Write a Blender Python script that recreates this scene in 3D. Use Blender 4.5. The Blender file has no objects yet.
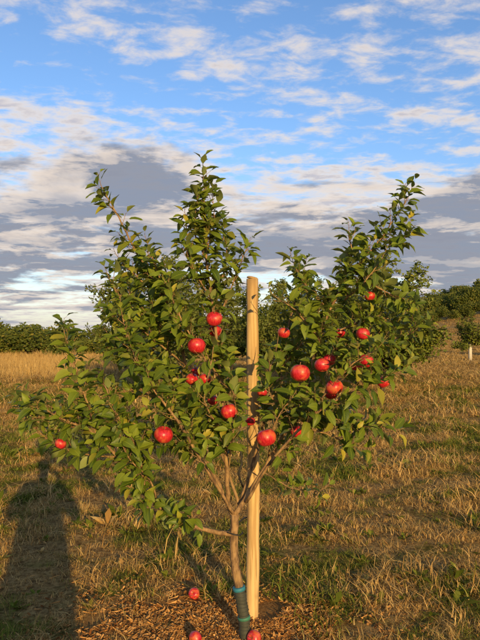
import bpy, math, random
import numpy as np
from mathutils import Vector, Matrix, noise as mnoise
random.seed(7); rng=np.random.default_rng(7)
scene=bpy.context.scene
scene.view_settings.view_transform='Standard'; scene.view_settings.look='None'; scene.view_settings.exposure=0
CAMH=1.6
SUN_AZ=17.0; SUN_EL=10.5
a=math.radians(SUN_AZ); e=math.radians(SUN_EL)
S=Vector((math.sin(a)*math.cos(e),-math.cos(a)*math.cos(e),math.sin(e)))

# ------------------------------------------------------------ node helpers
class NT:
    def __init__(s,nt): s.nt=nt; nt.nodes.clear()
    def n(s,typ,**kw):
        nd=s.nt.nodes.new(typ)
        ins=kw.pop('ins',{})
        for k,v in kw.items(): setattr(nd,k,v)
        for k,v in ins.items():
            if isinstance(v,bpy.types.NodeSocket): s.nt.links.new(v,nd.inputs[k])
            else: nd.inputs[k].default_value=v
        return nd
    def link(s,a,b): s.nt.links.new(a,b)
    def math(s,op,a,b=0.0,c=None,clamp=False):
        nd=s.nt.nodes.new('ShaderNodeMath'); nd.operation=op; nd.use_clamp=clamp
        for i,v in enumerate((a,b) if c is None else (a,b,c)):
            if isinstance(v,bpy.types.NodeSocket): s.nt.links.new(v,nd.inputs[i])
            else: nd.inputs[i].default_value=v
        return nd.outputs[0]
    def smooth(s,v,lo,hi,a=0.0,b=1.0):
        nd=s.nt.nodes.new('ShaderNodeMapRange'); nd.interpolation_type='SMOOTHSTEP'
        s.nt.links.new(v,nd.inputs[0])
        for i,x in enumerate((lo,hi,a,b)): nd.inputs[i+1].default_value=x
        return nd.outputs[0]
    def mix(s,f,a,b,blend='MIX'):
        nd=s.nt.nodes.new('ShaderNodeMix'); nd.data_type='RGBA'; nd.blend_type=blend
        for i,v in ((0,f),(6,a),(7,b)):
            if isinstance(v,bpy.types.NodeSocket): s.nt.links.new(v,nd.inputs[i])
            elif i==0: nd.inputs[0].default_value=v
            else: nd.inputs[i].default_value=(v[0],v[1],v[2],1)
        return nd.outputs[2]
    def noise(s,vec,scale,detail=4,rough=.5,dist=0.0):
        nd=s.nt.nodes.new('ShaderNodeTexNoise')
        if vec is not None: s.nt.links.new(vec,nd.inputs['Vector'])
        nd.inputs['Scale'].default_value=scale; nd.inputs['Detail'].default_value=detail
        nd.inputs['Roughness'].default_value=rough; nd.inputs['Distortion'].default_value=dist
        return nd.outputs[0]
    def mapping(s,vec,loc=(0,0,0),rot=(0,0,0),scale=(1,1,1)):
        nd=s.nt.nodes.new('ShaderNodeMapping'); s.nt.links.new(vec,nd.inputs[0])
        nd.inputs[1].default_value=loc; nd.inputs[2].default_value=rot; nd.inputs[3].default_value=scale
        return nd.outputs[0]
def newmat(name):
    m=bpy.data.materials.new(name); m.use_nodes=True
    return m,NT(m.node_tree)
def finish(N,shader):
    o=N.n('ShaderNodeOutputMaterial'); N.link(shader,o.inputs[0])

# ------------------------------------------------------------ world
w=bpy.data.worlds.new("World"); scene.world=w; w.use_nodes=True
N=NT(w.node_tree)
sky=N.n('ShaderNodeTexSky',sky_type='NISHITA'); sky.sun_disc=False
sky.sun_elevation=e; sky.sun_rotation=math.radians(180-SUN_AZ); sky.air_density=1.0; sky.dust_density=.6; sky.ozone_density=1.5
tc=N.n('ShaderNodeTexCoord').outputs['Generated']
sp=N.n('ShaderNodeSeparateXYZ',ins={0:tc}); X,Y,Z=sp.outputs
zc=N.math('ADD',N.math('MAXIMUM',Z,0.0),0.09)
P=N.n('ShaderNodeCombineXYZ',ins={0:N.math('DIVIDE',X,zc),1:N.math('DIVIDE',Y,zc)}).outputs[0]
R1=N.mapping(P,loc=(3.1,1.7,0),rot=(0,0,math.radians(-20)),scale=(1.0,1.3,1))
puff=N.noise(R1,7.5,6,.6,.25)
bandn=N.noise(N.mapping(P,loc=(4.3,8.2,0),rot=(0,0,math.radians(-12)),scale=(.55,1.6,1)),1.9,4,.55,.3)
big=N.noise(N.mapping(P,loc=(17.3,2.2,0)),.8,2,.5,.0)
cov=N.math('ADD',N.smooth(Z,.28,.46,.045,-.022),N.smooth(Z,.55,.75,0,-.06))
d=N.math('ADD',N.math('MULTIPLY',puff,.46),N.math('ADD',N.math('MULTIPLY',bandn,.38),N.math('MULTIPLY',big,.16)))
d=N.math('ADD',d,cov)
mask1=N.smooth(d,.47,.62,0,.90)
thick=N.smooth(d,.565,.66)
f2=N.noise(N.mapping(P,loc=(2.0,4.4,1.3),scale=(.55,.62,1)),1.5,6,.58,.35)
band=N.math('MULTIPLY',N.smooth(Z,.03,.12),N.smooth(Z,.36,.22))
d2=N.math('ADD',N.math('ADD',f2,N.math('MULTIPLY',band,N.math('ADD',.12,N.smooth(X,.0,.30,0,.06)))),N.smooth(Z,.26,.37,0,-.16))
mask2=N.smooth(d2,.51,.60,0,.94)
f3=N.noise(N.mapping(P,loc=(5.0,1.4,3.3),scale=(.7,.9,1)),3.2,6,.62,.3)
skyc=N.mix(1.0,sky.outputs[0],N.mix(N.smooth(Z,.03,.35),(1.85,1.75,1.95),(1.55,1.90,2.45)),'MULTIPLY')
skyc=N.mix(N.smooth(Z,.5,.85),skyc,N.mix(1.0,sky.outputs[0],(.9,1.0,1.15),'MULTIPLY'))
hi=N.mix(thick,(9.0,7.9,6.9),(5.9,5.5,5.8))
c=N.mix(mask1,skyc,hi)
core=N.smooth(d2,.55,.70)
lo=N.mix(N.math('SUBTRACT',N.smooth(f3,.44,.60),N.math('MULTIPLY',core,.7),clamp=True),(2.75,3.0,3.75),(8.8,7.5,6.4))
c=N.mix(mask2,c,lo)
haze=N.smooth(Z,.09,.0,0,.8)
c=N.mix(haze,c,(5.4,5.3,5.7))
bg=N.n('ShaderNodeBackground',ins={0:c,1:.1})
o=N.n('ShaderNodeOutputWorld'); N.link(bg.outputs[0],o.inputs[0])

sl=bpy.data.lights.new("sun","SUN"); sl.energy=5.0; sl.angle=math.radians(.5); sl.color=(1.0,.67,.27)
so=bpy.data.objects.new("sun",sl); scene.collection.objects.link(so); so.rotation_euler=S.to_track_quat('Z','Y').to_euler(); so.location=S*50

# ------------------------------------------------------------ camera
cd=bpy.data.cameras.new("camera"); co=bpy.data.objects.new("camera",cd); scene.collection.objects.link(co)
cd.lens=35; cd.sensor_width=36; cd.clip_end=5000; cd.clip_start=.05
co.location=(0,0,CAMH); co.rotation_euler=(math.radians(90+2.3),0,0); scene.camera=co

# ------------------------------------------------------------ mesh builder
def smoothpts(pts,n=6):
    P=[Vector(p) for p in pts]; P=[P[0]*2-P[1]]+P+[P[-1]*2-P[-2]]
    out=[]
    for i in range(1,len(P)-2):
        for k in range(n):
            t=k/n
            out.append(.5*((2*P[i])+(-P[i-1]+P[i+1])*t+(2*P[i-1]-5*P[i]+4*P[i+1]-P[i+2])*t*t+(-P[i-1]+3*P[i]-3*P[i+1]+P[i+2])*t**3))
    out.append(P[-2]); return out
class MB:
    def __init__(s): s.v=[];s.f=[];s.m=[];s.t=[];s.uv=[];s.nv=0
    def add(s,verts,faces,mat=0,tint=(.5,.5,.5),uvs=None):
        b=s.nv; s.v.append(np.asarray(verts,dtype=float)); n=len(verts)
        for f in faces:
            s.f.append(tuple(b+i for i in f)); s.m.append(mat)
        s.t.append(np.tile(np.array([*tint,1.0]),(n,1)))
        s.uv.append(np.asarray(uvs,dtype=float) if uvs is not None else np.zeros((n,2)))
        s.nv+=n
    def tube(s,pts,radii,sides=6,mat=0,tint=(.5,.5,.5),jit=0):
        vs=[];fs=[];n=len(pts); prev=None
        for i,p in enumerate(pts):
            t=(pts[min(i+1,n-1)]-pts[max(i-1,0)]).normalized()
            if prev is None:
                x=t.cross(Vector((1,.1,.05))).normalized()
            else: x=(prev-t*prev.dot(t)).normalized()
            prev=x; y=t.cross(x)
            for k in range(sides):
                an=2*math.pi*k/sides; r=radii[i]*(1+jit*random.uniform(-1,1))
                vs.append(p+x*math.cos(an)*r+y*math.sin(an)*r)
        for i in range(n-1):
            for k in range(sides):
                k2=(k+1)%sides
                fs.append((i*sides+k,i*sides+k2,(i+1)*sides+k2,(i+1)*sides+k))
        fs.append(tuple(range(sides))[::-1]); fs.append(tuple((n-1)*sides+k for k in range(sides)))
        s.add(vs,fs,mat,tint)
    def obj(s,name,mats,parent=None,smooth=True,link=True):
        me=bpy.data.meshes.new(name); V=np.concatenate(s.v)
        me.from_pydata(V.tolist(),[],s.f)
        me.polygons.foreach_set('material_index',s.m)
        if smooth: me.polygons.foreach_set('use_smooth',[True]*len(s.f))
        ca=me.color_attributes.new('tint','FLOAT_COLOR','POINT'); ca.data.foreach_set('color',np.concatenate(s.t).ravel())
        uv=me.uv_layers.new(name='uv'); li=np.zeros(len(me.loops),dtype=np.int32); me.loops.foreach_get('vertex_index',li)
        uv.data.foreach_set('uv',np.concatenate(s.uv)[li].ravel())
        for m in mats: me.materials.append(m)
        me.update()
        ob=bpy.data.objects.new(name,me)
        if link: scene.collection.objects.link(ob)
        if parent: ob.parent=parent
        return ob
def empty(name,loc=(0,0,0)):
    ob=bpy.data.objects.new(name,None); ob.location=loc; ob.empty_display_size=.2; scene.collection.objects.link(ob); return ob

# ------------------------------------------------------------ materials
def leafmat(name,dark,light,yellow,under,trans=.25,rough=.42,veins=True):
    m,N=newmat(name)
    at=N.n('ShaderNodeAttribute',attribute_name='tint'); s3=N.n('ShaderNodeSeparateColor',ins={0:at.outputs['Color']})
    col=N.mix(s3.outputs[0],dark,light); col=N.mix(N.smooth(s3.outputs[1],.80,1.0),col,yellow)
    if veins:
        uv=N.n('ShaderNodeUVMap',uv_map='uv').outputs[0]; su=N.n('ShaderNodeSeparateXYZ',ins={0:uv})
        ax=N.math('ABSOLUTE',N.math('SUBTRACT',su.outputs[0],.5))
        rib=N.smooth(ax,.06,.0,0,.5)
        vein=N.math('SINE',N.math('MULTIPLY',N.math('SUBTRACT',su.outputs[1],N.math('MULTIPLY',ax,.7)),48.0))
        rib=N.math('MAXIMUM',rib,N.smooth(vein,.7,1.0,0,.15))
        col=N.mix(rib,col,(light[0]*1.4,light[1]*1.3,light[2]*1.6))
    geo=N.n('ShaderNodeNewGeometry')
    col=N.mix(geo.outputs['Backfacing'],col,N.mix(.75,col,under))
    b=N.n('ShaderNodeBsdfPrincipled',ins={'Base Color':col,'Roughness':rough,'Specular IOR Level':.28})
    tr=N.n('ShaderNodeBsdfTranslucent',ins={0:N.mix(.6,col,(.26,.30,.02))})
    mx=N.n('ShaderNodeMixShader',ins={0:trans}); N.link(b.outputs[0],mx.inputs[1]); N.link(tr.outputs[0],mx.inputs[2])
    finish(N,mx.outputs[0]); return m
M_leaf=leafmat('apple_leaf',(.05,.095,.010),(.25,.32,.03),(.42,.36,.045),(.29,.34,.12),.22,.45)
M_leaf2=leafmat('orchard_leaf',(.08,.12,.013),(.23,.27,.035),(.33,.30,.045),(.18,.22,.06),.3,.55,False)
M_shrub=leafmat('hedge_leaf',(.06,.09,.015),(.18,.20,.03),(.28,.23,.04),(.13,.16,.05),.3,.6,False)
def barkmat(name,c1,c2,sc=40,bump=.5,stretch=.3):
    m,N=newmat(name); g=N.n('ShaderNodeTexCoord').outputs['Object']
    n=N.noise(N.mapping(g,scale=(1,1,stretch)),sc,5,.65); n2=N.noise(g,sc*.25,3)
    col=N.mix(N.smooth(n,.35,.65),c1,c2); col=N.mix(N.smooth(n2,.5,.7,0,.5),col,(c2[0]*1.2,c2[1]*1.25,c2[2]*1.1))
    bp=N.n('ShaderNodeBump',ins={'Strength':bump,'Distance':.004,'Height':n})
    b=N.n('ShaderNodeBsdfPrincipled',ins={'Base Color':col,'Roughness':.85,'Normal':bp.outputs[0]}); finish(N,b.outputs[0]); return m
M_bark=barkmat('apple_bark',(.13,.075,.035),(.40,.25,.11))
M_bark2=barkmat('dark_bark',(.05,.035,.022),(.12,.085,.05),12)
M_stake,N=newmat('peeled_pine')
g=N.n('ShaderNodeTexCoord').outputs['Object']
n=N.noise(N.mapping(g,scale=(1,1,.03)),55,6,.6,.3); n2=N.noise(N.mapping(g,scale=(1,1,.35)),7,4,.6)
crk=N.noise(N.mapping(g,scale=(1,1,.02)),90,3,.5,.2)
col=N.mix(N.smooth(n,.38,.64),(.46,.29,.11),(.72,.51,.23)); col=N.mix(N.smooth(n2,.52,.72,0,.6),col,(.34,.21,.09))
col=N.mix(N.smooth(crk,.66,.72,0,.8),col,(.10,.06,.03))
kn=N.n('ShaderNodeTexVoronoi',ins={'Vector':N.mapping(g,scale=(1,1,.45)),'Scale':9.0}); col=N.mix(N.smooth(kn.outputs['Distance'],.14,.05,0,.9),col,(.12,.06,.03))
bp=N.n('ShaderNodeBump',ins={'Strength':.6,'Distance':.003,'Height':n})
b=N.n('ShaderNodeBsdfPrincipled',ins={'Base Color':col,'Roughness':.75,'Normal':bp.outputs[0]}); finish(N,b.outputs[0])
M_apple,N=newmat('red_apple_skin')
g=N.n('ShaderNodeTexCoord').outputs['Object']; oi=N.n('ShaderNodeObjectInfo')
n=N.noise(N.mapping(g,scale=(1,1,.16)),7,4,.6); n2=N.noise(g,1.3,3)
col=N.mix(N.smooth(n,.35,.7),(.42,.010,.018),(.68,.035,.05)); col=N.mix(N.smooth(N.math('ADD',n2,N.math('MULTIPLY',oi.outputs['Random'],.16)),.56,.80,0,.6),col,(.70,.20,.05))
sp_=N.n('ShaderNodeTexVoronoi',ins={'Vector':g,'Scale':9.0}); col=N.mix(N.smooth(sp_.outputs['Distance'],.13,.05,0,.15),col,(.7,.3,.12))
b=N.n('ShaderNodeBsdfPrincipled',ins={'Base Color':col,'Roughness':N.smooth(n2,.3,.7,.34,.48),'Coat Weight':.15,'Coat Roughness':.25}); finish(N,b.outputs[0])
def flat(name,c,rough=.7,var=.25,sc=20):
    m,N=newmat(name); g=N.n('ShaderNodeTexCoord').outputs['Object']; n=N.noise(g,sc,3,.6)
    col=N.mix(n,tuple(x*(1-var) for x in c),tuple(x*(1+var) for x in c))
    b=N.n('ShaderNodeBsdfPrincipled',ins={'Base Color':col,'Roughness':rough}); finish(N,b.outputs[0]); return m
def grasscolor(N):
    g=N.n('ShaderNodeNewGeometry').outputs['Position']
    big=N.noise(g,.35,2,.55); mid=N.noise(g,1.9,3,.6)
    sxyz=N.n('ShaderNodeSeparateXYZ',ins={0:g})
    near=N.smooth(sxyz.outputs[1],18,40,-.01,.12)
    gm=N.smooth(N.math('SUBTRACT',N.math('ADD',N.math('MULTIPLY',big,.5),N.math('MULTIPLY',mid,.5)),near),.45,.60)
    return gm,g
M_grass,N=newmat('meadow_grass')
gm,g=grasscolor(N); oi=N.n('ShaderNodeObjectInfo'); at=N.n('ShaderNodeAttribute',attribute_name='tint'); s3=N.n('ShaderNodeSeparateColor',ins={0:at.outputs['Color']})
sel=N.math('ADD',N.math('MULTIPLY',gm,.52),N.math('ADD',N.math('MULTIPLY',oi.outputs['Random'],.48),N.math('MULTIPLY',s3.outputs[0],.35)))
gsel=N.smooth(sel,.60,.82)
dry=N.mix(s3.outputs[1],(.38,.21,.065),(.80,.56,.22)); grn=N.mix(s3.outputs[1],(.10,.13,.017),(.27,.30,.05))
col=N.mix(gsel,dry,grn)
b=N.n('ShaderNodeBsdfDiffuse',ins={'Color':col}); tr=N.n('ShaderNodeBsdfTranslucent',ins={0:col})
mx=N.n('ShaderNodeMixShader',ins={0:.2}); N.link(b.outputs[0],mx.inputs[1]); N.link(tr.outputs[0],mx.inputs[2]); finish(N,mx.outputs[0])
M_tall,N=newmat('tall_dry_grass')
at=N.n('ShaderNodeAttribute',attribute_name='tint'); s3=N.n('ShaderNodeSeparateColor',ins={0:at.outputs['Color']})
col=N.mix(s3.outputs[1],(.38,.24,.085),(.60,.43,.18))
b=N.n('ShaderNodeBsdfDiffuse',ins={'Color':col}); finish(N,b.outputs[0])
M_ground,N=newmat('field_soil_and_thatch')
gm,g=grasscolor(N)
f=N.noise(g,28,5,.7); f2=N.noise(g,6,4,.65); f4=N.noise(g,110,3,.7)
soil=N.mix(N.smooth(f,.38,.62),(.09,.05,.022),(.32,.20,.085))
dry=N.mix(N.smooth(f,.35,.65),(.20,.115,.042),(.54,.35,.135)); grn=N.mix(N.smooth(f,.35,.65),(.07,.07,.016),(.22,.20,.045))
col=N.mix(gm,dry,grn); col=N.mix(N.smooth(f2,.48,.64,0,.6),col,soil)
sxyz=N.n('ShaderNodeSeparateXYZ',ins={0:g}); far=N.smooth(sxyz.outputs[1],45,80)
col=N.mix(far,col,N.mix(N.noise(g,.06,3,.6),(.36,.23,.09),(.52,.36,.16)))
vd=N.n('ShaderNodeVectorMath',operation='DISTANCE',ins={0:g,1:(-.15,3.5,0)}).outputs['Value']
col=N.mix(N.smooth(N.math('ADD',vd,N.math('MULTIPLY',f2,.7)),1.3,.8),col,N.mix(N.smooth(f4,.35,.65),(.20,.09,.03),(.52,.29,.10)))
bp=N.n('ShaderNodeBump',ins={'Strength':.9,'Distance':.03,'Height':N.math('ADD',f,N.math('MULTIPLY',f4,.4))})
b=N.n('ShaderNodeBsdfDiffuse',ins={'Color':col,'Normal':bp.outputs[0]}); finish(N,b.outputs[0])
M_chip,N=newmat('bark_chips'); oi=N.n('ShaderNodeObjectInfo')
at=N.n('ShaderNodeAttribute',attribute_name='tint'); s3=N.n('ShaderNodeSeparateColor',ins={0:at.outputs['Color']})
r=N.math('FRACT',N.math('ADD',oi.outputs['Random'],s3.outputs[0]))
col=N.mix(r,(.20,.075,.022),(.70,.40,.14)); b=N.n('ShaderNodeBsdfDiffuse',ins={'Color':col}); finish(N,b.outputs[0])

# ------------------------------------------------------------ terrain
def sst(x): x=max(0,min(1,x)); return x*x*(3-2*x)
def gz(x,y):
    h=15*math.exp(-((x-92)**2+(y-155)**2)/(2*46**2))
    h+=.35*mnoise.noise(Vector((x*.05,y*.05,0)))*sst((math.hypot(x,y)-12)/30)
    r=math.hypot(x,y-3)
    if r<40: h+=(.026*mnoise.noise(Vector((x*1.7,y*1.7,3)))+.018*mnoise.noise(Vector((x*6,y*6,7))))*sst((40-r)/10)
    return h
def axis(lo,hi,n,c,p=2.6):
    out=[]
    for i in range(n):
        t=-1+2*i/(n-1); s=math.copysign(abs(t)**p,t); out.append(c+(s*(hi-c) if s>0 else -s*(lo-c)))
    return out
xs=axis(-600,600,260,-.5,3.0); ys=axis(-120,1400,300,3.5,3.0)
vs=[(x,y,gz(x,y)) for y in ys for x in xs]; nx=len(xs)
fs=[(j*nx+i,j*nx+i+1,(j+1)*nx+i+1,(j+1)*nx+i) for j in range(len(ys)-1) for i in range(nx-1)]
me=bpy.data.meshes.new('ground'); me.from_pydata(vs,[],fs); me.polygons.foreach_set('use_smooth',[True]*len(fs)); me.materials.append(M_ground)
ground=bpy.data.objects.new('ground',me); scene.collection.objects.link(ground)

# ------------------------------------------------------------ instancing
def scatter(name,srcs,pts,rots,scls,idx):
    col=bpy.data.collections.new(name+'_sources')
    for s in srcs: col.objects.link(s)
    me=bpy.data.meshes.new(name); me.from_pydata(pts,[],[])
    A=me.attributes.new('rot','FLOAT_VECTOR','POINT'); A.data.foreach_set('vector',np.asarray(rots,dtype=np.float32).ravel())
    A=me.attributes.new('scl','FLOAT_VECTOR','POINT'); A.data.foreach_set('vector',np.asarray(scls,dtype=np.float32).ravel())
    A=me.attributes.new('idx','INT','POINT'); A.data.foreach_set('value',np.asarray(idx,dtype=np.int32))
    ob=bpy.data.objects.new(name,me); scene.collection.objects.link(ob)
    ng=bpy.data.node_groups.new(name,'GeometryNodeTree')
    ng.interface.new_socket('Geometry',in_out='INPUT',socket_type='NodeSocketGeometry'); ng.interface.new_socket('Geometry',in_out='OUTPUT',socket_type='NodeSocketGeometry')
    gi=ng.nodes.new('NodeGroupInput'); go=ng.nodes.new('NodeGroupOutput'); ip=ng.nodes.new('GeometryNodeInstanceOnPoints')
    ci=ng.nodes.new('GeometryNodeCollectionInfo'); ci.inputs[0].default_value=col; ci.inputs[1].default_value=True; ci.inputs[2].default_value=True
    def na(nm,t):
        n=ng.nodes.new('GeometryNodeInputNamedAttribute'); n.data_type=t; n.inputs[0].default_value=nm; return n.outputs[0]
    L=ng.links.new
    L(gi.outputs[0],ip.inputs['Points']); L(ci.outputs[0],ip.inputs['Instance']); ip.inputs['Pick Instance'].default_value=True
    L(na('idx','INT'),ip.inputs['Instance Index']); L(na('rot','FLOAT_VECTOR'),ip.inputs['Rotation']); L(na('scl','FLOAT_VECTOR'),ip.inputs['Scale'])
    L(ip.outputs[0],go.inputs[0])
    md=ob.modifiers.new('scatter','NODES'); md.node_group=ng
    return ob
def tuft(name,nb,h,rad,mat,wid=.0015,lean=.6):
    B=MB()
    for i in range(nb):
        an=random.uniform(0,6.283); r=rad*math.sqrt(random.random()); bx,by=r*math.cos(an),r*math.sin(an)
        d=random.uniform(0,6.283); hh=h*random.uniform(.35,1.15); ln=h*lean*random.uniform(.2,1.3)
        if random.random()<.3: hh*=.3; ln*=1.6
        tw=random.uniform(-.8,.8); wx2,wy2=-math.sin(d+tw),math.cos(d+tw)
        wv=wid*random.uniform(.7,1.5); V=[]
        for t,wf in ((0,1),(.5,.85)):
            x=bx+math.cos(d)*ln*t*t; y=by+math.sin(d)*ln*t*t; z=hh*(t*1.1-.2*t*t)-.005
            V+= [(x-wx2*wv*wf,y-wy2*wv*wf,z),(x+wx2*wv*wf,y+wy2*wv*wf,z)]
        V.append((bx+math.cos(d)*ln,by+math.sin(d)*ln,hh*(.85 if random.random()<.7 else .6)))
        B.add(V,[(0,1,3,2),(2,3,4)],0,(random.random(),random.random(),0))
    return B.obj(name,[mat],link=False)
tufts=[tuft('grass_tuft_%d'%i,random.randint(44,60),random.choice([.03,.045,.06,.035]),.085,M_grass,lean=random.choice([.9,1.3,1.8])) for i in range(8)]
tufts+=[tuft('grass_tuft_stalk_%d'%i,9,.15,.05,M_grass,.0012,.4) for i in range(2)]
def weed(name):
    B=MB()
    for i in range(15):
        d=random.uniform(0,6.283); L=random.uniform(.03,.085); el=random.uniform(.1,1.0); t=Vector((math.cos(d)*math.cos(el),math.sin(d)*math.cos(el),math.sin(el))); s_=Vector((-math.sin(d),math.cos(d),0))*L*.16; m=t*L*.55; m.z+=.004; tip=t*L; tip.z*=.8
        B.add([(0,0,0),m-s_,m+s_,tip],[(0,2,1),(1,2,3)],0,(1.6,random.random(),0))
    return B.obj(name,[M_grass],link=False)
tufts+=[weed('weed_rosette_1'),weed('weed_rosette_2')]
tufts=sorted(tufts,key=lambda o:o.name)
TX,TY=0.0,3.42
NAMES=[o.name for o in tufts]
SH=[i for i,n in enumerate(NAMES) if n.startswith('grass_tuft_') and 'stalk' not in n]; ST=[i for i,n in enumerate(NAMES) if 'stalk' in n]; WD=[i for i,n in enumerate(NAMES) if 'weed' in n]
pts=[];rots=[];scl=[];idx=[]
def fill(y0,y1,dens,s,hz=1.0,stalk=.06,weedp=.08):
    w0,w1=y0*.48+1.1,y1*.48+1.1; n=int(dens*(y1-y0)*(w0+w1))
    for _ in range(n):
        y=random.uniform(y0,y1); ww=y*.48+1.1; x=random.uniform(-1,1)*ww
        q=mnoise.noise(Vector((x*1.1,y*1.1,9)))+.8*mnoise.noise(Vector((x*3.7,y*3.7,4)))
        if q<-.2 and random.random()<.55: continue
        r=math.hypot((x-TX+.14)/.80,(y-TY-.12)/.56)+.7*mnoise.noise(Vector((x*4,y*4,2)))
        if r<1 and random.random()<.86: continue
        if r<1.5 and random.random()<.4*(1.5-r)/.5: continue
        u=random.random(); k=random.choice(ST) if u<stalk else (random.choice(WD) if u<stalk+weedp else random.choice(SH))
        ss=s*random.uniform(.55,1.25)*(1+1.5*max(0,q))
        pts.append((x,y,gz(x,y)-.003)); rots.append((random.uniform(-.25,.25),random.uniform(-.25,.25),random.uniform(0,6.283))); scl.append((ss*1.15,ss*1.15,ss*hz*random.uniform(.6,1.4))); idx.append(k)
fill(2.2,5,250,.85); fill(5,8,150,1.1,.95); fill(8,14,75,1.65,.8); fill(14,24,30,2.7,.65,.08,.03); fill(24,45,11,4.4,.5,.1,0)
grass=scatter('grass',tufts,pts,rots,scl,idx); print('tufts',len(pts))
tall=[tuft('tall_grass_clump_%d'%i,60,.75,.35,M_tall,.008,.3) for i in range(3)]
pts=[];rots=[];scl=[];idx=[]
for _ in range(5200):
    y=random.uniform(27,75); x=random.uniform(-y*.62,-y*.10) 
    edge=-3.0-.1*y+1.2*mnoise.noise(Vector((y*.2,0,0)))
    if x>edge or (y<34 and random.random()<.6): continue
    pts.append((x,y,gz(x,y)-.01)); rots.append((0,0,random.uniform(0,6.28))); s=random.uniform(.6,1.1)*(1 if y<60 else 1.3)*(1+.35*mnoise.noise(Vector((x*.4,y*.4,0)))); scl.append((s,s,s*random.uniform(.5,1.1))); idx.append(random.randint(0,2))
for _ in range(5200):
    y=random.uniform(42,124); x=random.uniform(-y*.08,y*.55)
    pts.append((x,y,gz(x,y)-.01)); rots.append((0,0,random.uniform(0,6.28))); s=random.uniform(.8,1.3)*(1+y/120); scl.append((s,s,s*random.uniform(.12,.3))); idx.append(random.randint(0,2))
scatter('tall_grass',tall,pts,rots,scl,idx)
chips=[]
for i in range(6):
    B=MB()
    l,wd,t=random.uniform(.008,.022),random.uniform(.003,.008),random.uniform(.001,.003)
    if i>3: l,wd,t=random.uniform(.03,.05),.0014,.001
    v=[]
    for z in (-t,t):
        for (sx,sy) in ((-1,-.8),(1,-1),(1.1,.6),(.2,1),(-.9,.7)):
            v.append((sx*l*random.uniform(.8,1.1),sy*wd*random.uniform(.7,1.1),z+sx*l*.12*random.uniform(-1,1)))
    B.add(v,[(4,3,2,1,0),(5,6,7,8,9)]+[(k,(k+1)%5,5+(k+1)%5,5+k) for k in range(5)],0,(random.random(),0,0))
    chips.append(B.obj('bark_chip_%d'%i,[M_chip],smooth=False,link=False))
pts=[];rots=[];scl=[];idx=[]
for _ in range(13000):
    an=random.uniform(0,6.283); r=abs(random.gauss(0,.55))
    x=TX-.10+math.cos(an)*r*1.05; y=TY+.12+math.sin(an)*r*.75
    if mnoise.noise(Vector((x*3,y*3,1)))<-.22-.3*(r<.6): continue
    pts.append((x,y,gz(x,y)+random.uniform(0,.010))); rots.append((random.uniform(-.7,.7),random.uniform(-.7,.7),random.uniform(0,6.28))); s=random.uniform(.5,1.3); scl.append((s,s,s)); idx.append(random.randint(0,5))
scatter('bark_mulch',chips,pts,rots,scl,idx)

# ------------------------------------------------------------ leaf templates
def blade_template():
    rows=[(.0,.0),(.14,.30),(.38,.50),(.66,.42),(.86,.20),(1.0,.0)]
    V=[];UV=[];F=[]
    V.append((0,0));UV.append((.5,0))
    for t,h in rows[1:-1]:
        for s_ in (-1,0,1): V.append((s_*h,t)); UV.append((.5+s_*.5,t))
    V.append((0,1));UV.append((.5,1))
    F+=[(0,2,1),(0,3,2)]
    nr=len(rows)-2
    for r in range(nr-1):
        b=1+r*3; F+=[(b,b+1,b+4,b+3),(b+1,b+2,b+5,b+4)]
    b=1+(nr-1)*3; L=b+3; F+=[(b,b+1,L),(b+1,b+2,L)]
    return np.array(V),np.array(UV),F
LV,LUV,LF=blade_template()
def leaf(B,base,t,n,L,W,droop,fold,mat,tint):
    t=t.normalized(); s_=t.cross(n)
    if s_.length<1e-4: s_=Vector((1,0,0))
    s_.normalize(); n=s_.cross(t)
    x=LV[:,0]*W; y=LV[:,1]; z=-droop*y*y*L+np.abs(x)*fold+.03*L*np.sin(y*9+tint[0]*9)*np.sign(x)
    T=np.array(t);Sx=np.array(s_);Nn=np.array(n)
    V=np.array(base)+np.outer(x,Sx)+np.outer(y*L*(1-.25*droop),T)+np.outer(z,Nn)
    B.add(V,LF,mat,tint,LUV)
def rv(): 
    v=Vector((random.gauss(0,1),random.gauss(0,1),random.gauss(0,1))); return v.normalized()

# ------------------------------------------------------------ apple tree
def TP(u,v,d=0):
    D=TY+d; return Vector(((u-240)*D/622, D, CAMH+(345-v)*D/622))
def PX(p): return (240+p.x/p.y*622, 345-(p.z-CAMH)/p.y*622)
apple_list=[(214,319,-.14,.044),(215,331,-.04,.036),(197,346,-.2,.047),(192,379,-.08,.034),(205,379,.0,.034),(229,411,-.22,.044),(213,400,.08,.03),
 (164,434,-.3,.047),(266,437,-.2,.051),(300,373,-.24,.050),(296,431,-.05,.033),(284,333,.05,.035),(322,365,-.16,.040),(329,360,-.05,.036),(334,387,-.24,.044),(331,393,-.12,.036),
 (363,334,-.1,.037),(366,361,-.18,.038),(356,366,-.06,.034),(383,382,-.16,.034),(62,443,-.16,.030),(340,333,.1,.03),(262,392,.15,.03),(370,296,.05,.03),(196,372,.1,.03),(250,421,.12,.028)]
apples=[(TP(u,v,d),r) for u,v,d,r in apple_list]
tree=empty('apple_tree',(0,0,0))
W=MB(); F=MB()
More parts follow.
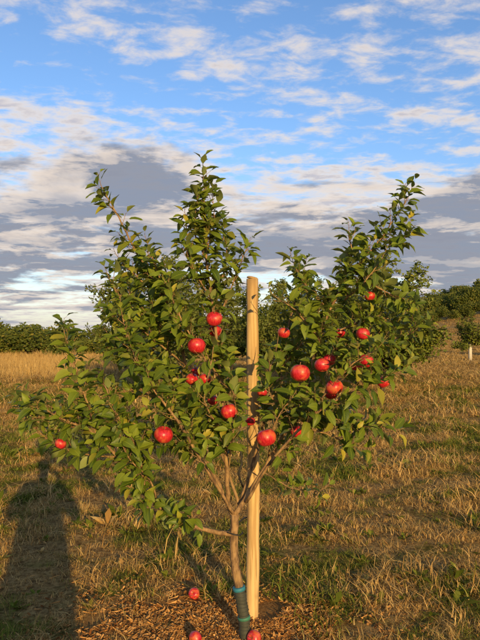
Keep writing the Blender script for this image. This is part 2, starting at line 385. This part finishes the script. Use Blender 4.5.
limbs=[
 ([(246,645,0),(244,612,0),(238,578,0),(234,548,0),(235,512,0)],.026,.022,2,.1,.1),
 ([(235,533,0),(205,527,-.05),(175,515,-.1),(145,490,-.16),(120,458,-.2),(95,432,-.22),(62,418,-.16),(38,404,-.1)],.014,.004,.26,.032,.16),
 ([(97,434,-.22),(88,402,-.2),(76,370,-.15),(66,338,-.1)],.006,.003,.1,.027,.14),
 ([(118,456,-.2),(82,452,-.1),(48,438,0),(24,412,.02)],.006,.003,.15,.030,.15),
 ([(95,432,-.2),(70,425,-.1),(45,415,-.05)],.005,.003,.1,.028,.16),
 ([(176,516,-.1),(186,512,-.2),(192,522,-.26)],.005,.003,.2,.038,.11),
 ([(160,505,-.12),(150,478,-.2),(128,455,-.28),(120,430,-.3)],.005,.003,.2,.036,.14),
 ([(146,490,-.16),(140,455,-.25),(118,415,-.3),(105,385,-.28)],.006,.003,.15,.031,.15),
 ([(235,516,0),(222,490,.02),(205,450,.05),(190,390,.1),(180,340,.08),(160,290,.03),(135,250,0),(118,217,0),(103,190,0)],.015,.003,.30,.045,.13),
 ([(180,340,.08),(150,318,.0),(122,300,-.05),(112,285,-.08)],.006,.003,.1,.025,.15),
 ([(185,365,.08),(160,345,.0),(135,325,-.08),(118,318,-.1)],.006,.003,.1,.026,.15),
 ([(170,312,.05),(158,275,-.1),(150,252,-.12)],.005,.003,.1,.032,.13),
 ([(165,300,.05),(140,280,.0),(122,262,.0)],.005,.003,.1,.034,.12),
 ([(192,392,.1),(160,372,-.02),(128,358,-.1),(112,340,-.1)],.006,.003,.2,.029,.16),
 ([(206,452,.05),(172,440,-.1),(140,425,-.15),(118,420,-.2)],.006,.003,.2,.033,.15),
 ([(200,430,.05),(175,405,-.05),(150,395,-.1),(130,390,-.15)],.006,.003,.2,.034,.15),
 ([(228,500,0),(226,445,-.1),(222,385,-.15),(215,325,-.12),(207,265,-.08),(205,215,-.06),(203,176,-.05)],.014,.003,.22,.023,.14),
 ([(206,250,-.07),(214,222,-.05),(212,195,-.03)],.004,.002,.1,.032,.09),
 ([(206,260,-.07),(194,232,-.1),(196,205,-.1)],.004,.002,.1,.032,.09),
 ([(216,325,-.12),(232,285,-.05),(246,250,0)],.005,.003,.1,.040,.10),
 ([(222,380,-.15),(196,345,-.2),(175,305,-.2),(168,280,-.2)],.006,.003,.1,.026,.15),
 ([(212,300,-.1),(190,262,-.12),(186,225,-.12)],.005,.003,.1,.028,.13),
 ([(212,300,-.1),(226,262,0),(222,225,.05)],.005,.003,.1,.032,.11),
 ([(235,512,0),(256,480,.05),(285,430,.02),(310,370,0),(330,310,0),(355,270,.05),(383,236,.08),(407,200,.1)],.015,.003,.22,.026,.16),
 ([(284,432,.02),(325,418,-.1),(360,425,-.15),(382,430,-.15)],.006,.003,.1,.025,.16),
 ([(300,425,-.05),(330,435,-.12),(350,445,-.15)],.005,.003,.2,.032,.13),
 ([(262,470,.04),(290,486,.0),(314,490,0)],.004,.002,.2,.045,.10),
 ([(310,370,0),(350,350,-.08),(390,340,-.1),(414,332,-.08)],.006,.003,.1,.024,.17),
 ([(330,312,0),(308,288,.05),(296,268,.08)],.005,.003,.1,.026,.13),
 ([(320,340,0),(295,310,-.05),(280,300,-.05)],.005,.003,.1,.03,.12),
 ([(355,272,.05),(378,288,.0),(402,298,0)],.005,.003,.1,.025,.15),
 ([(345,285,.03),(352,250,.1),(350,238,.1)],.005,.003,.1,.028,.12),
 ([(383,238,.08),(400,245,.05),(410,228,.05)],.004,.002,.1,.026,.08),
 ([(240,505,.05),(262,430,.22),(280,370,.33),(290,320,.35),(302,278,.3)],.012,.003,.2,.030,.17),
 ([(280,370,.33),(300,345,.25),(312,325,.2)],.005,.003,.1,.030,.15),
 ([(246,500,0),(275,455,-.15),(320,410,-.28),(360,388,-.33),(393,374,-.3)],.010,.003,.25,.026,.16),
 ([(234,512,0),(208,470,-.2),(178,420,-.33),(155,390,-.35),(132,350,-.3),(122,315,-.28)],.010,.003,.32,.029,.16),
 ([(240,505,.05),(215,440,.28),(172,380,.38),(142,330,.4),(128,285,.4)],.010,.003,.25,.036,.17),
 ([(228,470,-.05),(232,440,-.2),(236,410,-.24),(230,380,-.24)],.005,.003,.2,.032,.12),
 ([(225,440,.0),(218,425,-.15),(205,400,-.22),(212,360,-.24)],.005,.003,.1,.032,.13),
 ([(320,400,-.2),(345,370,-.3),(372,352,-.34)],.005,.003,.1,.026,.14),
 ([(300,395,0),(275,400,-.12),(268,380,-.15),(276,350,-.12)],.005,.003,.2,.034,.11),
 ([(268,455,.05),(272,430,-.15),(282,410,-.2),(290,400,-.2)],.005,.003,.2,.034,.11),
 ([(340,330,.0),(372,318,.12),(400,320,.15)],.005,.003,.1,.025,.16),
 ([(345,300,.0),(362,285,-.08),(380,262,-.1)],.005,.003,.1,.028,.13),
]
cen=TP(235,400,0)
SX,SY=(252-240)*3.7/622,3.7
def rejected(p):
    u,v=PX(p)
    if 246<u<259 and 272<v<612 and p.y<3.72 and random.random()<.82: return True
    if 228<u<264 and v>485: return True
    if u>200 and v>515: return True
    if p.y<SY:
        k=(SY-p.y)/(-S.y); qx=p.x-S.x*k
        if abs(qx-SX)<.06 and random.random()<.80: return True
    for ap,r in apples:
        au,av=PX(ap); rr=r/ap.y*622
        if p.y<ap.y+r and math.hypot(u-au,v-av)<rr*1.3 and random.random()<.86: return True
        if p.y<ap.y:
            k=(ap.y-p.y)/(-S.y); q=p-S*k
            if (q-ap).length<r*1.15 and random.random()<.7: return True
    return False
def shoot(p,dirv,L,r0):
    n=6; pts=[p.copy()]; d=dirv.normalized()
    for i in range(n):
        d=(d+Vector((0,0,.10))+rv()*.10).normalized(); pts.append(pts[-1]+d*L/n)
    W.tube(pts,[r0*(1-.6*i/n) for i in range(n+1)],4,0)
    nl=max(5,int(L/.0140)); ph=random.uniform(0,6.28)
    for i in range(nl):
        f=(i+.6)/nl; q=f*n; k=min(n-1,int(q)); bp=pts[k].lerp(pts[k+1],q-k); t=(pts[k+1]-pts[k]).normalized()
        ph+=2.4; x=t.cross(Vector((.3,.2,1))).normalized(); y=t.cross(x)
        rad=(x*math.cos(ph)+y*math.sin(ph))
        up=.9*f+.25
        ld=(rad+t*up+Vector((0,0,random.uniform(-.45,.2)))+rv()*.25).normalized()
        pet=.012+.015*random.random(); b0=bp+ld*pet
        if rejected(b0+ld*.035): continue
        nn=(t*.8-rad*.35+Vector((0,0,.5))+S*.75+rv()*.6)
        Ll=random.uniform(.050,.098)*(.72+.38*math.sin(3.14*min(1,f+.15)))
        W.tube([bp,b0],[.0009,.0008],3,0)
        leaf(F,b0,ld,nn,Ll,Ll*random.uniform(.42,.58),random.uniform(.05,.6),random.uniform(.1,.9),0,(random.random()**1.2*(.6+.4*f),random.random()*(.90+.10*f),0))
for pts_,r0,r1,st,spc,sl_ in limbs:
    P_=smoothpts([TP(*p) for p in pts_],6); n=len(P_)
    P_=[p+rv()*.003*(1 if 0<i<n-1 else 0) for i,p in enumerate(P_)]
    W.tube(P_,[r0+(r1-r0)*(i/(n-1))**.8 for i in range(n)],8 if r0>.01 else 6,0,jit=.06)
    if st>1: continue
    cum=[0]
    for i in range(1,n): cum.append(cum[-1]+(P_[i]-P_[i-1]).length)
    tot=cum[-1]; s_=tot*st
    while s_<tot:
        k=next(i for i in range(1,n) if cum[i]>=s_-1e-9); f=(s_-cum[k-1])/(cum[k]-cum[k-1]+1e-9); p=P_[k-1].lerp(P_[k],f)
        t=(P_[k]-P_[k-1]).normalized(); x=rv(); x=(x-t*x.dot(t)).normalized()
        out=(p-cen); out.z*=.3
        dv=x*1.0+t*.55+Vector((0,0,.35))+out.normalized()*.25
        fr=s_/tot; LL=sl_*random.uniform(.35,1.2)*(1-.4*fr)
        shoot(p,dv,LL,.0022); s_+=spc*random.uniform(.7,1.4)
    shoot(P_[-1],(P_[-1]-P_[-3]),sl_*.8,.0024)
W.obj('trunk_and_branches',[M_bark],tree); F.obj('foliage',[M_leaf],tree); print('leaves',len(F.v))

def apple_mesh(name,seed):
    random.seed(seed); B=MB(); V=[];Fc=[];nu,nv=28,20; asym=random.uniform(-.06,.06)
    prof=[]
    for j in range(nv+1):
        th=math.pi*j/nv; r=math.sin(th)**.92; z=math.cos(th)*.88
        z-= .32*math.exp(-(r/.26)**2)*(1 if z>0 else -.62)
        r*=1+.05*math.cos(th)
        prof.append((r,z))
    for j,(r,z) in enumerate(prof):
        for i in range(nu):
            an=2*math.pi*i/nu; rr=r*(1+.025*math.cos(5*an)*(1-z*.5)+asym*math.cos(an)); V.append((rr*math.cos(an),rr*math.sin(an),z+asym*.6*math.cos(an)*r))
    for j in range(nv):
        for i in range(nu):
            i2=(i+1)%nu; Fc.append((j*nu+i,(j+1)*nu+i,(j+1)*nu+i2,j*nu+i2))
    B.add(V,Fc,0)
    B.tube(smoothpts([(0,0,.45),(.02,.02,.8),(.08,.05,1.12)],3),[.05,.045,.042,.04,.04,.045,.06],6,1)
    for k in range(5):
        an=k*1.257; c_,s_=math.cos(an),math.sin(an)
        B.add([(.02*c_,.02*s_,-.55),(.12*c_-.05*s_,.12*s_+.05*c_,-.72),(.12*c_+.05*s_,.12*s_-.05*c_,-.72),(.16*c_,.16*s_,-.82)],[(0,1,3,2)],1)
    return B.obj(name,[M_apple,M_bark],link=False).data
ams=[apple_mesh('apple_shape_%d'%i,i+3) for i in range(3)]
random.seed(21)
for i,(p,r) in enumerate(apples):
    ob=bpy.data.objects.new('hanging_fruit_%d'%(i+1),ams[i%3]); scene.collection.objects.link(ob); ob.parent=tree
    ob.location=p; ob.scale=(r,r,r); ob.rotation_euler=(random.uniform(-.35,.35),random.uniform(-.35,.35),random.uniform(0,6.28))
def G(u,v):
    D=CAMH*622/(v-345); return ((u-240)*D/622,D)
for (u,v,r) in [(195,594,.036),(196,636,.036),(254,640,.040)]:
    x,y=G(u,v); ob=bpy.data.objects.new('apple',ams[0]); scene.collection.objects.link(ob); ob.location=(x,y,gz(x,y)+r*.85); ob.scale=(r,r,r); ob.rotation_euler=(random.uniform(.5,1.5),random.uniform(-1,1),random.uniform(0,6))
# stake
B=MB(); sx=SX; sy=3.7; top=CAMH+(345-277)*3.7/622
pts_=[Vector((sx+.005*math.sin(z*2.1)+(.003*z),sy,z)) for z in np.linspace(-.25,top-.012,26)]
B.tube(pts_,[.038+.0018*math.sin(i*1.3)+.001*math.cos(i*2.9)-.003*(i/26) for i in range(26)],20,0,jit=.02)
l=pts_[-1]; B.tube([l+Vector((0,0,.0005)),l+Vector((.002,0,.008)),l+Vector((.003,0,.013))],[.0345,.033,.027],20,0,jit=.04)
stake=B.obj('wooden_stake',[M_stake])
M_guard=flat('black_mesh_guard',(.05,.055,.04),.7,.5,200); M_blue=flat('blue_tape',(.03,.20,.28),.6); M_green=flat('green_tape',(.05,.20,.13),.6); M_strap=flat('rubber_strap',(.02,.02,.02),.6)
B=MB()
def tpz(z0):
    v=345-(z0-CAMH)*622/TY; u=np.interp(v,[512,548,578,612,645],[235,234,238,244,246]); return Vector(((u-240)*TY/622,TY,z0))
z0s=np.linspace(-.02,.28,15); B.tube([tpz(z) for z in z0s],[.0300+.0018*math.sin(i*2.2) for i in range(15)],16,0,jit=.04)
for k in range(14):
    z=.01+k*.02; c=tpz(z); ring=[c+Vector((math.cos(q)*.0318,math.sin(q)*.0318,.003*math.sin(q+k))) for q in np.linspace(0,6.283,17)]; B.tube(ring,[.0014]*17,4,0)
for zz,mi,h in ((.285,1,.010),(.13,2,.008)):
    B.tube([tpz(zz-h),tpz(zz-h*.9),tpz(zz+h*.9),tpz(zz+h)],[.031,.0345,.0345,.031],16,mi)
B.obj('trunk_guard',[M_guard,M_blue,M_green],tree)
def loop(B,z,rx,mat,rad,c0,c1):
    ring=[]
    for q in np.linspace(0,6.283,33):
        c=c0 if math.sin(q)<0 else c1; ring.append(Vector((c.x+math.cos(q)*rx,c.y+math.sin(q)*rx,z+.006*math.sin(2*q)+c.z)))
    B.tube(ring,[rad]*33,6,mat)
B=MB(); c0=tpz(.56); c0.z=0; c1=Vector((sx,sy,0)); loop(B,.585,.044,0,.004,c0,c1)
p=TP(240,470,.1); B.tube(smoothpts([p+Vector((0,0,.13)),p+Vector((.01,0,.05)),p+Vector((-.006,0,-.02)),p+Vector((.02,.05,-.1)),p+Vector((.05,.15,-.13))],5),[.006]*21,6,0)
B.obj('tree_tie',[M_strap,M_blue],tree)

# ------------------------------------------------------------ background orchard trees
def quadleaf(B,p,t,n,L,Wd,tint):
    t=t.normalized(); s_=t.cross(n)
    if s_.length<1e-3: return
    s_.normalize(); n=s_.cross(t); m=p+t*L*.45
    B.add([p,m-s_*Wd*.5+n*L*.08,p+t*L-n*L*.12,m+s_*Wd*.5+n*L*.08],[(0,3,2),(0,2,1)],1,tint,[(.5,0),(0.1,.5),(.5,1),(.9,.5)])
def orchard_tree(name,H,R,seed,nleaf=9000,lf=.13,trunk=.8,mats=(M_bark2,M_leaf2)):
    random.seed(seed); B=MB(); tips=[]
    fork=Vector((0,0,trunk)); B.tube(smoothpts([(0,0,-.1),(.02,.01,trunk*.5),tuple(fork)],4),[.10,.095,.09,.085,.08,.078,.075,.072,.07],8,0,jit=.05)
    nL=14
    for i in range(nL):
        an=i*2.4+random.uniform(-.3,.3); sp_=R*random.uniform(.45,1.0) if i else .1; hh=H*(1-.22*(sp_/R)**2)*random.uniform(.80,1.0)
        if i%3==2: hh=H*random.uniform(.35,.6); sp_=R*random.uniform(.8,1.05)
        if i%5==4: hh=H*random.uniform(.18,.3); sp_=R*random.uniform(.7,.95)
        endp=Vector((math.cos(an)*sp_,math.sin(an)*sp_,hh)); mid=fork.lerp(endp,.45)+Vector((math.cos(an)*R*.16,math.sin(an)*R*.16,-.05))
        P_=smoothpts([fork,mid,endp],8); nn=len(P_); B.tube(P_,[.045*(1-.85*k/(nn-1)) for k in range(nn)],6,0)
        for k in range(3,nn):
            for q in range(3):
                d=rv(); d.z=abs(d.z)*.9+.1; o_=P_[k].copy(); o_.z=0; d+=o_.normalized()*.35
                L=H*random.uniform(.08,.20)*(1.25-.5*k/nn); e_=P_[k]+d.normalized()*L
                B.tube([P_[k],(P_[k]+e_)/2+rv()*.03,e_],[.014,.009,.004],4,0); tips.append((P_[k],e_))
        for q in range(2):
            e_=endp+Vector((random.gauss(0,.12),random.gauss(0,.12),H*random.uniform(.04,.12))); B.tube([endp,e_],[.008,.003],4,0); tips.append((endp,e_))
    for i in range(nleaf):
        A_,E_=random.choice(tips); f=random.random()**.7; p=A_.lerp(E_,f)+rv()*random.uniform(.0,.16)
        t=rv(); t.z*=.6; n=rv()*.6+Vector((0,0,.5))+S*.8
        quadleaf(B,p,t,n,lf*random.uniform(.6,1.2),lf*.6,(random.random(),random.random()*.95,0))
    return B.obj(name+'_mesh',list(mats),link=False).data
tm=[orchard_tree('orchard_tree',4.6,1.9,11,16000,.14,.6),orchard_tree('orchard_tree',4.6,1.8,12,16000,.14,.6),orchard_tree('orchard_tree',4.4,2.0,13,16000,.14,.6)]
def place(name,me,x,y,s=1,rz=0,sz=None):
    ob=bpy.data.objects.new(name,me); scene.collection.objects.link(ob); ob.location=(x,y,gz(x,y)); ob.scale=(s,s,sz or s); ob.rotation_euler=(0,0,rz); return ob
place('pear_tree',tm[0],4.6,20.2,.96,.4)
place('pear_tree',tm[1],-2.9,20.5,.98,1.9)
place('pear_tree',tm[2],1.6,24,.88,2.9)
place('pear_tree',tm[0],3.0,29,1.0,4.1)
place('pear_tree',tm[2],-4.3,32,1.1,5.0)
place('pear_tree',tm[1],6.6,36,1.05,.5)
place('pear_tree',tm[1],-1.0,36,1.1,2.5)
place('pear_tree',tm[2],-7.2,46,1.0,1.5)
M_white=flat('white_guard',(.62,.58,.5),.6,.1)
yt=orchard_tree('young_tree',3.5,1.25,31,4500,.17,1.2)
def young(x,y,s,rz):
    E_=empty('young_fruit_tree',(x,y,gz(x,y))); ob=bpy.data.objects.new('crown_and_stem',yt); scene.collection.objects.link(ob); ob.parent=E_; ob.scale=(s,)*3; ob.rotation_euler=(0,0,rz)
    B=MB(); B.tube([Vector((0,0,-.05)),Vector((0,0,.7)),Vector((.01,0,1.5))],[.14,.135,.13],12,0); B.obj('white_trunk_guard',[M_white],E_)
young(18.1,49,1.0,.3); young(27,52,1.0,1.3)

# ------------------------------------------------------------ hedges / far trees
def shrub(seed,n=2600,lf=.34):
    random.seed(seed); B=MB()
    lobes=[(Vector((random.gauss(0,1.0),random.gauss(0,.8),random.uniform(.8,3.0))),random.uniform(.7,1.3)) for _ in range(11)]
    for k in range(5):
        l_=lobes[k][0]; B.tube([Vector((0,0,-.1)),l_*.5+rv()*.1,l_],[.09,.06,.03],5,0)
    for i in range(n):
        c_,r_=random.choice(lobes); d=rv(); p=c_+d*r_*random.uniform(.55,1.08)*(1+.25*mnoise.noise(d*2.5+c_))
        if p.z<0: p.z=-p.z*.5
        quadleaf(B,p,rv(),d*.5+rv()*.5+Vector((0,0,.2))+S*.7,lf*random.uniform(.5,1.2),lf*.65,(random.random()*(.7+.5*mnoise.noise(c_)),random.random()*.97,0))
    return B.obj('shrub',[M_bark2,M_shrub],link=False)
shs=[shrub(41),shrub(42),shrub(43)]
random.seed(5)
def row(name,pl):
    pts=[];rots=[];scl=[];idx=[]
    for x,y,s in pl:
        pts.append((x,y,gz(x,y)-.1)); rots.append((0,0,random.uniform(-.5,.5))); scl.append((s*random.uniform(.9,1.3),s*random.uniform(.9,1.3),s*random.uniform(.7,1.2))); idx.append(random.randint(0,2))
    return scatter(name,[bpy.data.objects.new('shrub',o_.data) for o_ in shs],pts,rots,scl,idx)
pl=[]
for x in np.arange(-75,11,1.9):
    pl.append((x+random.uniform(-.6,.6),72+.12*x+random.uniform(-2,2),.85+.6*mnoise.noise(Vector((x*.16,0,0)))))
for x in np.arange(-110,24,3):
    pl.append((x+random.uniform(-1,1),100+random.uniform(-5,5),1.35+1.0*mnoise.noise(Vector((x*.12,5,0)))))
row('hedgerow',pl)
pl=[]
for _ in range(330):
    x=random.uniform(20,150); y=random.uniform(128,185)+.1*x
    pl.append((x,y,random.uniform(1.0,1.6)))
for x in np.arange(18,72,3.4): pl.append((x,124+random.uniform(-1.5,1.5),random.uniform(.6,1.0)))
row('hillside_woodland',pl)

# ------------------------------------------------------------ photographer (stands at the camera, casts the long shadow)
ph=empty('photographer',(0,0,0))
def skin(name,V,E,R,mat,sub=2,root=0):
    me=bpy.data.meshes.new(name); me.from_pydata([(x+.05,y,z) for x,y,z in V],E,[]); ob=bpy.data.objects.new(name,me); scene.collection.objects.link(ob); ob.parent=ph
    md=ob.modifiers.new('skin','SKIN')
    sd=me.skin_vertices[0].data
    for i,r in enumerate(R): sd[i].radius=r if isinstance(r,tuple) else (r,r); sd[i].use_root=(i==root)
    s2=ob.modifiers.new('sub','SUBSURF'); s2.levels=sub; s2.render_levels=sub; md.use_smooth_shade=True
    me.materials.append(mat); return ob
M_coat=flat('jacket_cloth',(.05,.07,.12),.9); M_trs=flat('jeans_cloth',(.05,.06,.09),.9); M_skin=flat('skin',(.5,.3,.2),.5,.08); M_hair=flat('hair',(.07,.04,.02),.7,.4,80)
Yb=-.36
try:
    V=[(0,Yb,.78),(0,Yb,1.0),(0,Yb,1.18),(0,Yb,1.38),(0,Yb+.01,1.48),(-.18,Yb,1.43),(-.32,Yb+.05,1.20),(-.13,Yb+.21,1.44),(.18,Yb,1.43),(.32,Yb+.05,1.20),(.13,Yb+.21,1.44)]
    E=[(0,1),(1,2),(2,3),(3,4),(3,5),(5,6),(6,7),(3,8),(8,9),(9,10)]
    skin('jacket',V,E,[(.27,.18),(.25,.17),(.22,.15),(.19,.13),.075,.085,.075,.055,.085,.075,.055],M_coat)
    V=[(0,Yb,.93),(-.11,Yb,.82),(-.13,Yb+.02,.48),(-.15,Yb-.02,.10),(.11,Yb,.82),(.13,Yb+.02,.48),(.15,Yb-.02,.10)]
    skin('trousers',V,[(0,1),(1,2),(2,3),(0,4),(4,5),(5,6)],[.16,.13,.10,.08,.13,.10,.08],M_trs)
    for s_,nm in ((-1,'left_shoe'),(1,'right_shoe')):
        skin(nm,[(s_*.15,Yb-.06,.055),(s_*.155,Yb+.05,.05),(s_*.165,Yb+.18,.035)],[(0,1),(1,2)],[.05,.05,.035],M_bark2)
    skin('head_and_neck',[(0,Yb+.0,1.44),(0,Yb+.02,1.54),(0,Yb+.05,1.63),(0,Yb+.04,1.71),(0,Yb+.135,1.635)],[(0,1),(1,2),(2,3),(2,4)],[.06,.06,(.08,.09),(.077,.092),.014],M_skin)
    skin('hair',[(0,Yb+.0,1.60),(0,Yb+.005,1.70),(0,Yb+.03,1.78)],[(0,1),(1,2)],[(.095,.08),(.10,.095),(.08,.09)],M_hair)
    for s_,nm in ((-1,'left_hand'),(1,'right_hand')):
        wx,wy,wz=s_*.12,Yb+.22,1.46; V=[(wx,wy,wz),(s_*.095,wy+.03,wz+.05),(s_*.08,wy+.05,wz+.09)];E=[(0,1),(1,2)];R=[.028,(.03,.02),(.034,.016)]
        for k in range(4):
            z=wz+.085+k*.017; b=len(V); l_=[.055,.065,.06,.048][k]
            V+=[(s_*.075,wy+.065,z),(s_*.06,wy+.085,z+.004),(s_*.06+(-s_)*l_*.5,wy+.088,z+.003)]; E+=[(2,b),(b,b+1),(b+1,b+2)]; R+=[.009,.0085,.0075]
        b=len(V); V+=[(s_*.06,wy+.02,wz+.075),(s_*.035,wy+.035,wz+.085)]; E+=[(1,b),(b,b+1)]; R+=[.011,.009]
        skin(nm,V,E,R,M_skin,1)
    B=MB()
    def box(B,c,h,m=0):
        v=[(c[0]+sx_*h[0],c[1]+sy_*h[1],c[2]+sz_*h[2]) for sx_ in(-1,1) for sy_ in(-1,1) for sz_ in(-1,1)]
        B.add(v,[(0,1,3,2),(4,6,7,5),(0,4,5,1),(2,3,7,6),(0,2,6,4),(1,5,7,3)],m)
    box(B,(.02,-.085,1.6),(.048,.012,.03)); B.tube([Vector((0,-.074,1.6)),Vector((0,-.05,1.6)),Vector((0,-.035,1.6))],[.026,.025,.022],20,0)
    ob=B.obj('compact_camera_body',[M_strap],ph,smooth=False); md=ob.modifiers.new('b','BEVEL'); md.width=.004; md.segments=2
except Exception as ex:
    print('FIG ERR',ex)
